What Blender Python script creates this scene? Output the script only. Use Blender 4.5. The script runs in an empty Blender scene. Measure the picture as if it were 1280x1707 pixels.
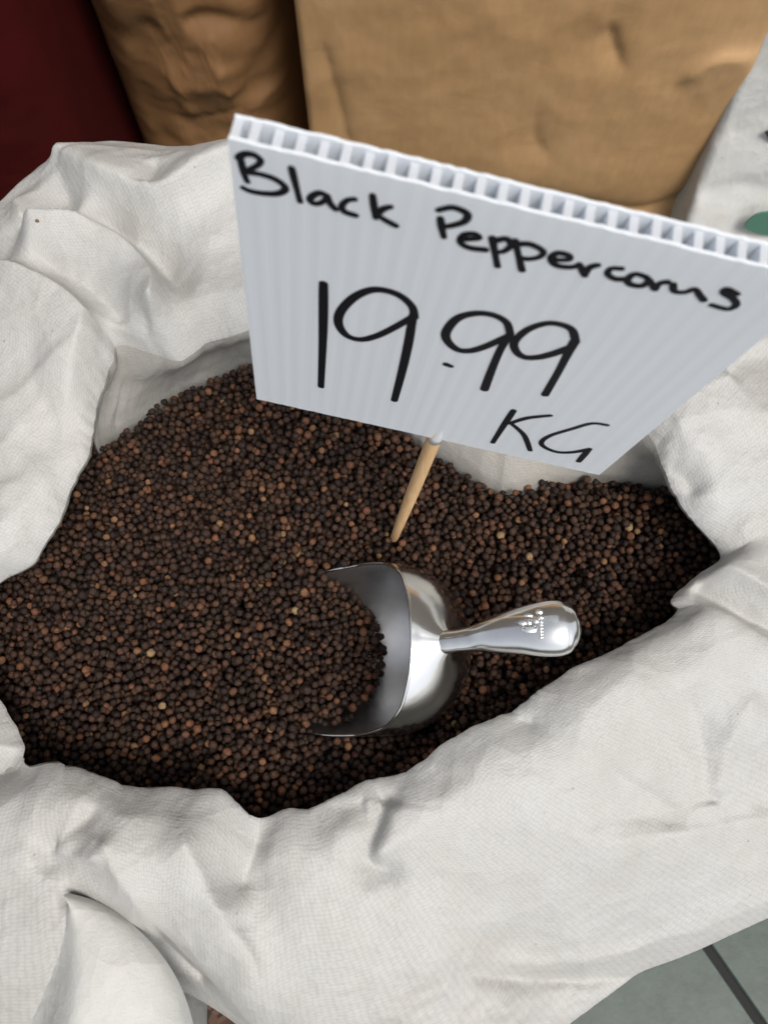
import bpy, math, random
import numpy as np
from mathutils import Vector, Matrix
random.seed(7); rng = np.random.default_rng(11)
sc = bpy.context.scene
R = math.radians

# ------------------------------------------------------------------ camera
FP = 1289.0                      # focal length in photograph pixels (1280 x 1707)
PZ = 0.40                        # height of the pepper surface over the floor
CAM = np.array([0.0, 0.0, PZ + 0.455])
TH = R(19)
cd = bpy.data.cameras.new('camera'); cam = bpy.data.objects.new('camera', cd)
sc.collection.objects.link(cam); sc.camera = cam
cam.location = CAM; cam.rotation_euler = (TH, 0, 0)
cd.sensor_fit = 'AUTO'; cd.sensor_width = 36; cd.lens = 36 * FP / 1707
cd.clip_start = 0.01; cd.clip_end = 50
cd.dof.use_dof = True; cd.dof.focus_distance = 0.40; cd.dof.aperture_fstop = 13.5
# ------------------------------------------------------------------ world, sun, exposure
SUN_EL, SUN_AZ = R(60), R(140)    # azimuth measured from +Y towards +X
w = bpy.data.worlds.new('World'); sc.world = w; w.use_nodes = True
nt = w.node_tree; bg = nt.nodes['Background']
sky = nt.nodes.new('ShaderNodeTexSky'); sky.sky_type = 'NISHITA'; sky.sun_disc = False
sky.sun_elevation = SUN_EL; sky.sun_rotation = SUN_AZ
sky.air_density = 1.0; sky.dust_density = 3.0; sky.ozone_density = 1.0
hs = nt.nodes.new('ShaderNodeHueSaturation'); hs.inputs['Saturation'].default_value = .30   # overcast: a paler sky
nt.links.new(sky.outputs[0], hs.inputs['Color']); nt.links.new(hs.outputs[0], bg.inputs[0]); bg.inputs[1].default_value = 0.13
sl = bpy.data.lights.new('sun', 'SUN'); so = bpy.data.objects.new('sun', sl)
sc.collection.objects.link(so)
sl.energy = 1.85; sl.angle = R(24); sl.color = (1, .95, .88)
sd = Vector((math.sin(SUN_AZ)*math.cos(SUN_EL), math.cos(SUN_AZ)*math.cos(SUN_EL), math.sin(SUN_EL)))
so.rotation_euler = sd.to_track_quat('Z', 'Y').to_euler(); so.location = (0, 0, 3)
sc.view_settings.view_transform = 'Standard'; sc.view_settings.look = 'None'
sc.view_settings.exposure = 0.3; sc.view_settings.gamma = 1

# ------------------------------------------------------------------ helpers
F = np.array([0, math.sin(TH), -math.cos(TH)]); U = np.array([0, math.cos(TH), math.sin(TH)]); RX = np.array([1., 0, 0])
def ray(px, py): return F + (px-640)/FP*RX - (py-853.5)/FP*U
def at_z(px, py, z):
    d = ray(px, py); return CAM + d*((z-CAM[2])/d[2])
def at_d(px, py, t): return CAM + ray(px, py)*t
def at_y(px, py, y):
    d = ray(px, py); return CAM + d*(y/d[1])

def link(o): sc.collection.objects.link(o); return o
def empty(name, loc, label, cat, group=None):
    o = link(bpy.data.objects.new(name, None)); o.location = loc; o.empty_display_size = .02
    o['label'] = label; o['category'] = cat
    if group: o['group'] = group
    return o
def mesh_obj(name, verts, faces, mat, parent=None, smooth=True, uvs=None):
    me = bpy.data.meshes.new(name)
    me.from_pydata([tuple(map(float, v)) for v in verts], [], [tuple(map(int, f)) for f in faces])
    me.materials.append(mat)
    if smooth: me.polygons.foreach_set('use_smooth', [True]*len(me.polygons))
    if uvs is not None:
        uv = me.uv_layers.new(name='UVMap')
        li = np.empty(len(me.loops), dtype=np.int32); me.loops.foreach_get('vertex_index', li)
        uv.data.foreach_set('uv', np.asarray(uvs, dtype=np.float32)[li].ravel())
    me.update()
    o = link(bpy.data.objects.new(name, me))
    if parent is not None:
        o.parent = parent
        bpy.context.view_layer.update()
        o.matrix_parent_inverse = Matrix.Translation(parent_world(parent)).inverted()
    return o
def parent_world(p):
    v = Vector(p.location)
    while p.parent is not None: 
        # children are made in world space; nested parents keep identity offset
        p = p.parent; v = Vector(p.location)
        break
    return v
def tag(o, label=None, cat=None, group=None, kind=None):
    if label: o['label'] = label
    if cat: o['category'] = cat
    if group: o['group'] = group
    if kind: o['kind'] = kind
    return o

def grid_faces(nu, nv, close_u=False, off=0):
    f = []
    for i in range(nu if close_u else nu-1):
        a = (i*nv) + off; b = (((i+1) % nu)*nv) + off
        for j in range(nv-1): f.append((a+j, b+j, b+j+1, a+j+1))
    return f

def _hash(ix, iy, seed):
    h = (ix.astype(np.int64)*374761393 + iy.astype(np.int64)*668265263 + seed*1442695041) & 0xffffffff
    h = ((h ^ (h >> 13))*1274126177) & 0xffffffff
    return ((h ^ (h >> 16)) & 0xffff)/65535.0*2-1
def vnoise(x, y, seed=0):
    ix = np.floor(x).astype(np.int64); iy = np.floor(y).astype(np.int64)
    fx = x-ix; fy = y-iy; fx = fx*fx*fx*(fx*(fx*6-15)+10); fy = fy*fy*fy*(fy*(fy*6-15)+10)
    a = _hash(ix, iy, seed); b = _hash(ix+1, iy, seed); c = _hash(ix, iy+1, seed); d = _hash(ix+1, iy+1, seed)
    return (a*(1-fx)+b*fx)*(1-fy) + (c*(1-fx)+d*fx)*fy
def fbm(x, y, seed=0, n=4, ridged=False):
    s = 0; a = 1; t = 0
    for k in range(n):
        v = vnoise(x*2**k+k*17.3, y*2**k-k*9.1, seed+k)
        if ridged: v = 1-2*np.abs(v)
        s = s+a*v; t += a; a *= .5
    return s/t

def crumple(x, y, seed=0):
    """facets with sharp creases between them, like stiff cloth that has been folded"""
    x = x+.35*vnoise(x*.7, y*.7, seed+5); y = y+.35*vnoise(x*.7+9, y*.7, seed+6)
    ix = np.floor(x).astype(np.int64); iy = np.floor(y).astype(np.int64); f1 = np.full(x.shape, 9.)
    for a in (-1, 0, 1):
        for b_ in (-1, 0, 1):
            cx = ix+a; cy = iy+b_
            jx = _hash(cx, cy, seed)*.42+.5; jy = _hash(cx, cy, seed+77)*.42+.5; hh = _hash(cx, cy, seed+33)*.25
            f1 = np.minimum(f1, (cx+jx-x)**2+(cy+jy-y)**2+hh)
    return f1

def catmull(P, n, closed=False):
    """sample n points (per curve) through P (k,3 or k,m) with uniform Catmull-Rom"""
    P = np.asarray(P, float); k = len(P)
    if closed: t = np.arange(n)/n*k
    else: t = np.linspace(0, k-1-1e-9, n)
    i = np.floor(t).astype(int); f = (t-i)[:, None]
    g = (lambda q: P[q % k]) if closed else (lambda q: P[np.clip(q, 0, k-1)])
    p0, p1, p2, p3 = g(i-1), g(i), g(i+1), g(i+2)
    return .5*((2*p1)+(-p0+p2)*f+(2*p0-5*p1+4*p2-p3)*f**2+(-p0+3*p1-3*p2+p3)*f**3)

# ------------------------------------------------------------------ materials
def mat(name, col=(.5, .5, .5), rough=.6, metal=0, spec=.5):
    m = bpy.data.materials.new(name); m.use_nodes = True
    b = m.node_tree.nodes['Principled BSDF']
    b.inputs['Base Color'].default_value = (*col, 1); b.inputs['Roughness'].default_value = rough
    b.inputs['Metallic'].default_value = metal; b.inputs['Specular IOR Level'].default_value = spec
    return m, m.node_tree, b
class N:
    def __init__(s, nt): s.nt = nt
    def n(s, t, **k):
        o = s.nt.nodes.new(t)
        for a, b in k.items():
            if a.startswith('i_'):
                key = a[2:]; key = int(key) if key.isdigit() else key.replace('_', ' ')
                o.inputs[key].default_value = b
            else: setattr(o, a, b)
        return o
    def l(s, a, b): s.nt.links.new(a, b)
    def noise(s, scale, vec=None, detail=4, rough=.55, dist=0):
        o = s.n('ShaderNodeTexNoise', i_Scale=scale, i_Detail=detail, i_Roughness=rough, i_Distortion=dist)
        if vec is not None: s.l(vec, o.inputs['Vector'])
        return o.outputs['Fac']
    def math(s, op, a, b=None, clamp=False):
        o = s.n('ShaderNodeMath', operation=op, use_clamp=clamp)
        for i, v in enumerate((a, b)):
            if v is None: continue
            if isinstance(v, (int, float)): o.inputs[i].default_value = v
            else: s.l(v, o.inputs[i])
        return o.outputs[0]
    def ramp(s, fac, stops, interp='LINEAR'):
        o = s.n('ShaderNodeValToRGB'); cr = o.color_ramp; cr.interpolation = interp
        while len(cr.elements) < len(stops): cr.elements.new(.5)
        for e, (p, c) in zip(cr.elements, stops): e.position = p; e.color = (*c, 1)
        s.l(fac, o.inputs[0]); return o.outputs[0]
    def bump(s, h, strength, dist, prev=None):
        o = s.n('ShaderNodeBump', i_Strength=strength, i_Distance=dist); s.l(h, o.inputs['Height'])
        if prev is not None: s.l(prev, o.inputs['Normal'])
        return o.outputs[0]
    def scaled(s, vec, sx, sy, sz=1, rot=0):
        o = s.n('ShaderNodeMapping'); o.inputs['Scale'].default_value = (sx, sy, sz); o.inputs['Rotation'].default_value = (0, 0, rot)
        s.l(vec, o.inputs['Vector']); return o.outputs[0]

def sack_material(name, base, warm, weave=1.0, dirt=.35):
    m, t, b = mat(name, base, .5, 0, .4); k = N(t)
    uv = k.n('ShaderNodeUVMap').outputs[0]; ob = k.n('ShaderNodeNewGeometry').outputs['Position']
    sx = k.n('ShaderNodeSeparateXYZ'); k.l(uv, sx.inputs[0])
    P = 2*math.pi/.0028
    wob = k.noise(60, uv, 2)
    a = k.math('SINE', k.math('ADD', k.math('MULTIPLY', sx.outputs[0], P), k.math('MULTIPLY', wob, 3)))
    c = k.math('SINE', k.math('ADD', k.math('MULTIPLY', sx.outputs[1], P), k.math('MULTIPLY', wob, 2)))
    vo = k.n('ShaderNodeTexVoronoi', i_Scale=1.0, i_Randomness=.30); k.l(k.scaled(uv, 600, 500), vo.inputs['Vector'])
    wv = k.math('SUBTRACT', 1.0, vo.outputs['Distance'])
    n1 = k.noise(9, ob, 5); n2 = k.noise(45, ob, 5, .65)
    big = k.ramp(n1, [(.35, base), (.7, tuple(x*(1-dirt)+y*dirt for x, y in zip(base, warm)))])
    mx = k.n('ShaderNodeMixRGB', blend_type='MULTIPLY', i_Fac=.35); k.l(big, mx.inputs[1])
    k.l(k.ramp(n2, [(.25, (.80, .77, .72)), (.6, (1, 1, 1))]), mx.inputs[2])
    wc = k.n('ShaderNodeMixRGB', blend_type='MULTIPLY', i_Fac=.9*min(1, weave)); k.l(mx.outputs[0], wc.inputs[1])
    k.l(k.ramp(k.math('ADD', vo.outputs['Distance'], k.math('MULTIPLY', k.noise(700, ob, 2), .35)), [(.45, (1, 1, 1)), (.85, (.87, .865, .85))]), wc.inputs[2]); mx = wc
    # small specks of dust
    sp = k.n('ShaderNodeTexVoronoi', i_Scale=75.0); k.l(ob, sp.inputs['Vector'])
    spk = k.math('LESS_THAN', sp.outputs['Distance'], .055)
    pick = k.math('MULTIPLY', spk, k.math('GREATER_THAN', k.noise(22, ob, 2), .55))
    m3 = k.n('ShaderNodeMixRGB', blend_type='MIX'); k.l(k.math('MULTIPLY', pick, .6), m3.inputs[0])
    k.l(mx.outputs[0], m3.inputs[1]); m3.inputs[2].default_value = (.30, .23, .15, 1)
    k.l(m3.outputs[0], b.inputs['Base Color'])
    h1 = k.noise(520, ob, 4, .75)
    str1 = k.noise(1, k.scaled(uv, 70, 620, 1, .35), 3, .6)
    hh = k.math('ADD', k.math('MULTIPLY', wv, .55*weave), k.math('ADD', k.math('MULTIPLY', h1, 1.3), k.math('MULTIPLY', str1, .35)))
    bp = k.bump(hh, .5, .0006)
    # flat facets with thin creases between them
    dx = k.n('ShaderNodeVectorMath', operation='MULTIPLY_ADD'); nz = k.n('ShaderNodeTexNoise', i_Scale=14.0, i_Detail=3.0); k.l(ob, nz.inputs['Vector'])
    k.l(nz.outputs['Color'], dx.inputs[0]); dx.inputs[1].default_value = (.05, .05, .05); k.l(ob, dx.inputs[2])
    v1 = k.n('ShaderNodeTexVoronoi', i_Scale=30.0); k.l(k.scaled(dx.outputs[0], 1, 1.7, 1, .5), v1.inputs['Vector'])
    v2 = k.n('ShaderNodeTexVoronoi', i_Scale=85.0); k.l(k.scaled(dx.outputs[0], 1.5, 1, 1, .9), v2.inputs['Vector'])
    sq = k.math('ADD', k.math('POWER', v1.outputs['Distance'], 2), k.math('MULTIPLY', k.math('POWER', v2.outputs['Distance'], 2), .3))
    am = k.math('MULTIPLY', sq, k.noise(8, ob, 2))
    bp2 = k.bump(am, .55, .0045, bp)
    k.l(bp2, b.inputs['Normal'])
    b.inputs['Subsurface Weight'].default_value = 0.0
    return m
M = {}
M['sack'] = sack_material('woven_plastic', (.485, .485, .476), (.39, .365, .325))
M['sack_smooth'] = sack_material('smooth_side', (.52, .52, .50), (.49, .48, .44), .12)
M['sack_in'] = sack_material('woven_plastic_shaded', (.37, .36, .335), (.31, .285, .25))  # same cloth made darker: the shade below the lip is put into its colour
M['white_bag'] = sack_material('white_bag', (.60, .60, .585), (.50, .48, .45), .3)

def paper_material(name, a, c):
    m, t, b = mat(name, a, .55, 0, .35); k = N(t)
    ob = k.n('ShaderNodeNewGeometry').outputs['Position']
    n1 = k.noise(7, ob, 6, .6); n2 = k.noise(160, k.scaled(ob, 1, 1, .25), 3)
    col = k.ramp(n1, [(.3, a), (.7, c)])
    mx = k.n('ShaderNodeMixRGB', blend_type='MULTIPLY', i_Fac=.5); k.l(col, mx.inputs[1]); k.l(k.ramp(n2, [(.3, (.85, .83, .8)), (.7, (1, 1, 1))]), mx.inputs[2])
    k.l(mx.outputs[0], b.inputs['Base Color'])
    v = k.noise(16, ob, 6, .55, 1.2)
    k.l(k.bump(n2, .03, .0003, k.bump(v, .14, .006)), b.inputs['Normal'])
    return m
M['paper'] = paper_material('tan_paper', (.50, .31, .155), (.42, .25, .115))
M['paper_dark'] = paper_material('brown_paper', (.26, .138, .06), (.18, .092, .038))

m, t, b = mat('red_cloth', (.085, .008, .012), .8, 0, .12); k = N(t); ob = k.n('ShaderNodeNewGeometry').outputs['Position']
k.l(k.ramp(k.noise(8, ob, 4), [(.3, (.036, .0025, .0022)), (.7, (.058, .0038, .0034))]), b.inputs['Base Color'])
k.l(k.bump(k.noise(300, ob, 2), .4, .0006), b.inputs['Normal']); M['red'] = m
m, t, b = mat('brown_cloth', (.05, .03, .02), .8); k = N(t); ob = k.n('ShaderNodeNewGeometry').outputs['Position']
v = k.n('ShaderNodeTexVoronoi', i_Scale=170.0); k.l(ob, v.inputs[0])
k.l(k.ramp(v.outputs['Color'], [(.2, (.018, .011, .009)), (.9, (.11, .055, .03))]), b.inputs['Base Color']); M['brown_cloth'] = m

m, t, b = mat('sign_plastic', (.74, .77, .82), .42, 0, .45); k = N(t); ob = k.n('ShaderNodeNewGeometry').outputs['Position']
uvn = k.n('ShaderNodeUVMap').outputs[0]; sx = k.n('ShaderNodeSeparateXYZ'); k.l(uvn, sx.inputs[0])
st = k.math('SINE', k.math('MULTIPLY', sx.outputs[0], 2*math.pi/.00545))
st2 = k.noise(1, k.scaled(uvn, 900, 8), 3)
k.l(k.ramp(k.math('ADD', k.math('MULTIPLY', st, .12), k.math('ADD', st2, 0)), [(.2, (.84, .88, .93)), (.8, (.885, .92, .955))]), b.inputs['Base Color'])
k.l(k.bump(k.math('ADD', k.math('MULTIPLY', st, .5), st2), .24, .0003), b.inputs['Normal'])
b.inputs['Subsurface Weight'].default_value = .0
M['sign'] = m
tr = t.nodes.new('ShaderNodeBsdfTranslucent'); tr.inputs[0].default_value = (.82, .86, .9, 1); ms = t.nodes.new('ShaderNodeMixShader'); ms.inputs[0].default_value = .20
t.links.new(b.outputs[0], ms.inputs[1]); t.links.new(tr.outputs[0], ms.inputs[2]); t.links.new(ms.outputs[0], t.nodes['Material Output'].inputs[0])
M['web'], t, b = mat('flute_plastic', (.90, .92, .94), .4)
tr = t.nodes.new('ShaderNodeBsdfTranslucent'); tr.inputs[0].default_value = (.8, .84, .9, 1); ms = t.nodes.new('ShaderNodeMixShader'); ms.inputs[0].default_value = .5
t.links.new(b.outputs[0], ms.inputs[1]); t.links.new(tr.outputs[0], ms.inputs[2]); t.links.new(ms.outputs[0], t.nodes['Material Output'].inputs[0])
M['ink'], _, _ = mat('marker_ink', (.006, .006, .009), .5, 0, .2)

m, t, b = mat('wood_dowel', (.6, .38, .19), .55, 0, .4); k = N(t); ob = k.n('ShaderNodeTexCoord').outputs['Object']
g = k.noise(1, k.scaled(ob, 900, 900, 60), 4)
k.l(k.ramp(g, [(.3, (.62, .38, .18)), (.7, (.76, .52, .29))]), b.inputs['Base Color']); k.l(k.bump(g, .2, .0003), b.inputs['Normal']); M['wood'] = m

m, t, b = mat('cast_aluminium', (.80, .80, .79), .2, 1.0); k = N(t); ob = k.n('ShaderNodeNewGeometry').outputs['Position']
sc1 = k.noise(1, k.scaled(ob, 90, 500, 500), 4, .6); sm = k.noise(28, ob, 4, .6)
k.l(k.ramp(sm, [(.3, (.78, .78, .77)), (.65, (.86, .86, .85))]), b.inputs['Base Color'])
k.l(k.ramp(k.math('MULTIPLY', k.math('ADD', sc1, sm), .5), [(.3, (.12,)*3), (.7, (.22,)*3)]), b.inputs['Roughness'])
k.l(k.bump(sc1, .04, .0003, k.bump(k.noise(50, ob, 2), .04, .003)), b.inputs['Normal']); M['alu'] = m
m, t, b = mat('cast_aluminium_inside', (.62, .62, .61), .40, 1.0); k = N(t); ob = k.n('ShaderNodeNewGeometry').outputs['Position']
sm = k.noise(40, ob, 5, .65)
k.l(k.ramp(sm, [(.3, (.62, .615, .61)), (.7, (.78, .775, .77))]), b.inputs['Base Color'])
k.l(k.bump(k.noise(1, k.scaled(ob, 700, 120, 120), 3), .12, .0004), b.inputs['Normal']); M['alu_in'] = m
M['alu_bright'], _, _ = mat('polished_aluminium', (.92, .92, .91), .16, 1.0)

m, t, b = mat('peppercorn', (.03, .02, .015), .62, 0, .3); k = N(t)
geo = k.n('ShaderNodeNewGeometry'); oi = k.n('ShaderNodeObjectInfo')
cs_ = k.n('ShaderNodeSeparateColor'); k.l(oi.outputs['Color'], cs_.inputs[0])     # red: the corn's own tone, green: 1 for a single corn
rnd = k.math('ADD', k.math('MULTIPLY', geo.outputs['Random Per Island'], k.math('SUBTRACT', 1.0, cs_.outputs[1])), cs_.outputs[0])
col = k.ramp(rnd, [(0, (.018, .0105, .0085)), (.24, (.027, .0155, .0115)), (.50, (.043, .0235, .016)), (.76, (.066, .034, .0215)),
                   (.90, (.100, .048, .028)), (.965, (.16, .070, .037)), (.993, (.22, .12, .06)), (1, (.32, .23, .13))])
wr = k.n('ShaderNodeTexVoronoi', i_Scale=900.0, feature='DISTANCE_TO_EDGE'); k.l(geo.outputs['Position'], wr.inputs['Vector'])
mo = k.noise(500, geo.outputs['Position'], 3, .6)
mx = k.n('ShaderNodeMixRGB', blend_type='MULTIPLY', i_Fac=.8); k.l(col, mx.inputs[1]); k.l(k.ramp(mo, [(.3, (.55, .52, .5)), (.68, (1.25, 1.2, 1.15))]), mx.inputs[2])
k.l(mx.outputs[0], b.inputs['Base Color'])
k.l(k.bump(k.math('ADD', wr.outputs['Distance'], mo), .9, .0006), b.inputs['Normal']); M['pepper'] = m

m, t, b = mat('green_tile', (.10, .135, .12), .45, 0, .4); k = N(t); ob = k.n('ShaderNodeNewGeometry').outputs['Position']
k.l(k.ramp(k.noise(35, ob, 8, .75), [(.3, (.022, .038, .030)), (.7, (.055, .080, .067))]), b.inputs['Base Color'])
k.l(k.bump(k.noise(120, ob, 4), .2, .001), b.inputs['Normal']); M['tile'] = m
M['grout'], _, _ = mat('dark_grout', (.018, .018, .018), .9)
M['wallpaint'], _, _ = mat('wall_paint', (.16, .14, .12), .8)
M['green_print'], _, _ = mat('green_print', (.09, .22, .16), .5)
M['grey_print'], _, _ = mat('dark_print', (.03, .035, .035), .6)

# ------------------------------------------------------------------ setting: floor, tiles, wall
def box(name, lo, hi, mt, parent=None, bev=0.0):
    x0, y0, z0 = lo; x1, y1, z1 = hi
    if bev:
        v = [(x0, y0, z0), (x1, y0, z0), (x1, y1, z0), (x0, y1, z0), (x0, y0, z1-bev), (x1, y0, z1-bev), (x1, y1, z1-bev), (x0, y1, z1-bev),
             (x0+bev, y0+bev, z1), (x1-bev, y0+bev, z1), (x1-bev, y1-bev, z1), (x0+bev, y1-bev, z1)]
        f = [(0, 3, 2, 1), (0, 1, 5, 4), (1, 2, 6, 5), (2, 3, 7, 6), (3, 0, 4, 7), (4, 5, 9, 8), (5, 6, 10, 9), (6, 7, 11, 10), (7, 4, 8, 11), (8, 9, 10, 11)]
    else:
        v = [(x0, y0, z0), (x1, y0, z0), (x1, y1, z0), (x0, y1, z0), (x0, y0, z1), (x1, y0, z1), (x1, y1, z1), (x0, y1, z1)]
        f = [(0, 3, 2, 1), (0, 1, 5, 4), (1, 2, 6, 5), (2, 3, 7, 6), (3, 0, 4, 7), (4, 5, 6, 7)]
    return mesh_obj(name, v, f, mt, parent, smooth=False)
floor = box('floor', (-3, -3, -.05), (3, 3, -.0035), M['grout']); tag(floor, kind='structure')
g1 = at_z(1187, 1590, 0); g2 = at_z(1268, 1707, 0)
ang = math.atan2(g2[1]-g1[1], g2[0]-g1[0]); TS = .33; gw = .0085
tile_me = None
base = Vector((g1[0], g1[1], 0)); ux = Vector((math.cos(ang), math.sin(ang), 0)); uy = Vector((-math.sin(ang), math.cos(ang), 0))
for i in range(-5, 6):
    for j in range(-5, 5):
        o3 = base + ux*((i+.45)*TS) + uy*(j*TS + gw/2)
        if tile_me is None:
            tl = box('tile', (0, 0, -.010), (TS-gw, TS-gw, 0), M['tile'], None, .0015); tile_me = tl.data
        else: tl = link(bpy.data.objects.new('tile', tile_me))
        tl.parent = floor; tl.location = o3; tl.rotation_euler = (0, 0, ang)
wall = box('wall', (-3, 1.05, -.003), (3, 1.2, 3.2), M['wallpaint']); tag(wall, kind='structure')  # unseen shop wall behind the bags, made tall to block sky light

# ------------------------------------------------------------------ background bags
def crease_field(X, Y, creases):
    """X,Y arrays, creases: list of (pts(k,2), amp, wl, wr, taper)"""
    H = np.zeros_like(X)
    for pts, A, wl, wr, tp in creases:
        P = catmull(np.asarray(pts, float), max(8, 5*len(pts)))
        seg = np.linalg.norm(np.diff(P, axis=0), axis=1); cum = np.concatenate([[0], np.cumsum(seg)]); L = cum[-1]
        best = np.full(X.shape, 1e9); sg = np.zeros_like(X); ss = np.zeros_like(X)
        rng_ = max(wl, wr)*5
        msk = (X > P[:, 0].min()-rng_) & (X < P[:, 0].max()+rng_) & (Y > P[:, 1].min()-rng_) & (Y < P[:, 1].max()+rng_)
        x = X[msk]; y = Y[msk]
        if not len(x): continue
        bb = np.full(x.shape, 1e9); ds = []; sn = []; tt_ = []
        for i in range(len(P)-1):
            d = P[i+1]-P[i]; l2 = d @ d
            if l2 < 1e-14: continue
            u = np.clip(((x-P[i, 0])*d[0]+(y-P[i, 1])*d[1])/l2, 0, 1)
            ex = x-(P[i, 0]+u*d[0]); ey = y-(P[i, 1]+u*d[1]); dd = np.hypot(ex, ey)
            ds.append(dd); sn.append((d[0]*ey-d[1]*ex)/(math.sqrt(l2)*dd+1e-9)); tt_.append((cum[i]+u*seg[i])/L)
        ds = np.array(ds); sn = np.array(sn); tt_ = np.array(tt_); bb = ds.min(0)
        wg = np.exp(-(ds-bb)/(.0012+.12*bb)); wg /= wg.sum(0)
        s_ = (sn*wg).sum(0)
        q_ = np.clip(s_*.5+.5, 0, 1); q_ = q_*q_*(3-2*q_); wd = wr+(wl-wr)*q_; e = .12*wd+.0006
        sh = np.exp(-(np.sqrt(bb**2+e**2)-e)/wd)
        t0, t1 = tp
        tv = np.ones_like(tt_)
        if t0 > 0: tv = tv*np.clip(tt_/t0, 0, 1)
        if t1 > 0: tv = tv*np.clip((1-tt_)/t1, 0, 1)
        tv = tv*tv*(3-2*tv); tpv = (tv*wg).sum(0)
        H[msk] += A*tpv*sh
    return H

def bag(name, x0, x1, y0, depth, h, mt, label, cat, bulge=.02, rnd=.03, creases=(), noise_amp=.004, nsc=9, seed=0, lean=0.0, group=None, slouch=0.0):
    """an upright filled bag: rounded-rectangle section, front face at y0"""
    root = empty(name, ((x0+x1)/2, y0+depth/2, 0), label, cat, group)
    wx = (x1-x0)/2; cx = (x0+x1)/2; cy = y0+depth/2; wy = depth/2
    # section outline param
    per = []
    def arc(cx_, cy_, a0, n):
        for q in range(n): 
            a = a0+q/n*math.pi/2; per.append((cx_+rnd*math.cos(a), cy_+rnd*math.sin(a)))
    def line(p, q, n):
        for s in range(n): per.append((p[0]+(q[0]-p[0])*s/n, p[1]+(q[1]-p[1])*s/n))
    line((-wx+rnd, -wy), (wx-rnd, -wy), 150)
    arc(wx-rnd, -wy+rnd, -math.pi/2, 12)
    line((wx, -wy+rnd), (wx, wy-rnd), 25); arc(wx-rnd, wy-rnd, 0, 6)
    line((wx-rnd, wy), (-wx+rnd, wy), 20); arc(-wx+rnd, wy-rnd, math.pi/2, 6)
    line((-wx, wy-rnd), (-wx, -wy+rnd), 25); arc(-wx+rnd, -wy+rnd, math.pi, 12)
    per = np.array(per); nu = len(per); nv = 150
    z = np.linspace(0, 1, nv)**.9
    prof = 1-.02*np.clip((.03-z)/.03, 0, 1)**2-.5*np.clip((z-.93)/.07, 0, 1)**2
    X = per[:, 0][:, None]*prof[None]; Y = per[:, 1][:, None]*prof[None]; Z = (z*h)[None]+0*X
    front = np.clip((-Y/wy-.55)/.35, 0, 1)
    fx = np.clip(1-(X/wx)**2, 0, 1)
    Y = Y-bulge*fx*np.sin(np.clip(Z/h, 0, 1)*math.pi)**.7*front
    n = fbm(X*nsc+seed, Z*nsc, seed, 4)*noise_amp + fbm((X+.3*Z)*nsc*1.7+seed, (Z-.2*X)*nsc*1.7, seed+9, 4, True)*noise_amp*.6
    n = n+noise_amp*1.3*crumple((X+.2*Z)*nsc*1.3+seed, (Z-.3*X)*nsc*1.6, seed)+noise_amp*.5*crumple((X-.2*Z)*nsc*4+seed, Z*nsc*3, seed+3)
    Y = Y-n*front; X = X+n*(1-front)*np.sign(X)*.15
    if creases:
        Y = Y-crease_field(X+cx, Z, creases)*front
    Y = Y-lean*Z-slouch*np.clip(1-Z/.32, 0, 1)**2
    V = np.stack([X+cx, Y+cy, Z], -1).reshape(-1, 3)
    uv = np.stack([np.repeat(np.arange(nu)/nu*2*(wx+wy)*2, nv), np.tile(z*h, nu)], -1)
    f = grid_faces(nu, nv, True); 
    f.append([i*nv for i in range(nu)][::-1]); f.append([i*nv+nv-1 for i in range(nu)])
    mesh_obj('bag_body', V, f, mt, root, True, uv)
    return root
# x,z positions on the face for pixels
def fz(px, py, y): p = at_y(px, py, y); return (p[0], p[2])
yt = .69
tan_cr = [([fz(x, y, yt) for x, y in [(700, 360), (850, 325), (960, 335), (1060, 350), (1135, 330)]], -.010, .012, .02, (.2, 0)),
          ([fz(x, y, yt) for x, y in [(690, 395), (850, 350), (1000, 362), (1135, 362)]], .008, .015, .02, (.2, 0)),
          ([fz(x, y, yt) for x, y in [(1010, 20), (1030, 90), (1045, 120)]], -.007, .006, .016, (.3, .5)),
          ([fz(x, y, yt) for x, y in [(1120, 140), (1180, 95), (1235, 90)]], .008, .006, .03, (.4, 0)),
          ([fz(x, y, yt) for x, y in [(905, 150), (890, 220), (930, 270)]], -.004, .01, .02, (.4, .4)),
          ([fz(x, y, yt) for x, y in [(530, 40), (555, 130), (580, 230)]], -.004, .006, .012, (.3, 0))]
tanbag = bag('paper_bag', -.085, .378, yt, .17, .62, M['paper'], 'large light tan paper bag behind the price sign', 'bag', .010, .008, tan_cr, .0018, 8, 3)
yb = .74
br_cr = [([fz(x, y, yb) for x, y in [(445, 0), (455, 60), (475, 130), (478, 190)]], .010, .008, .02, (0, .2)),
         ([fz(x, y, yb) for x, y in [(405, 165), (420, 110), (450, 75), (480, 60)]], -.009, .008, .015, (.2, .1)),
         ([fz(x, y, yb) for x, y in [(418, 172), (440, 150), (475, 148)]], .008, .006, .010, (.2, .1)),
         ([fz(x, y, yb) for x, y in [(300, 25), (340, 8), (400, 20), (450, 35)]], -.008, .008, .02, (.2, .1)),
         ([fz(x, y, yb) for x, y in [(260, 10), (230, 60), (235, 130), (260, 200), (290, 250)]], -.010, .05, .012, (.1, .1)),
         ([fz(x, y, yb) for x, y in [(290, 190), (340, 180), (400, 165), (430, 150)]], -.007, .008, .02, (.2, .2)),
         ([fz(x, y, yb) for x, y in [(380, 80), (370, 110), (400, 140)]], .006, .008, .02, (.2, .2))]
brownbag = bag('paper_bag', -.318, -.095, yb, .2, .6, M['paper_dark'], 'crumpled darker brown paper bag left of the tan bag', 'bag', .02, .075, br_cr, .006, 10, 21)
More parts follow.
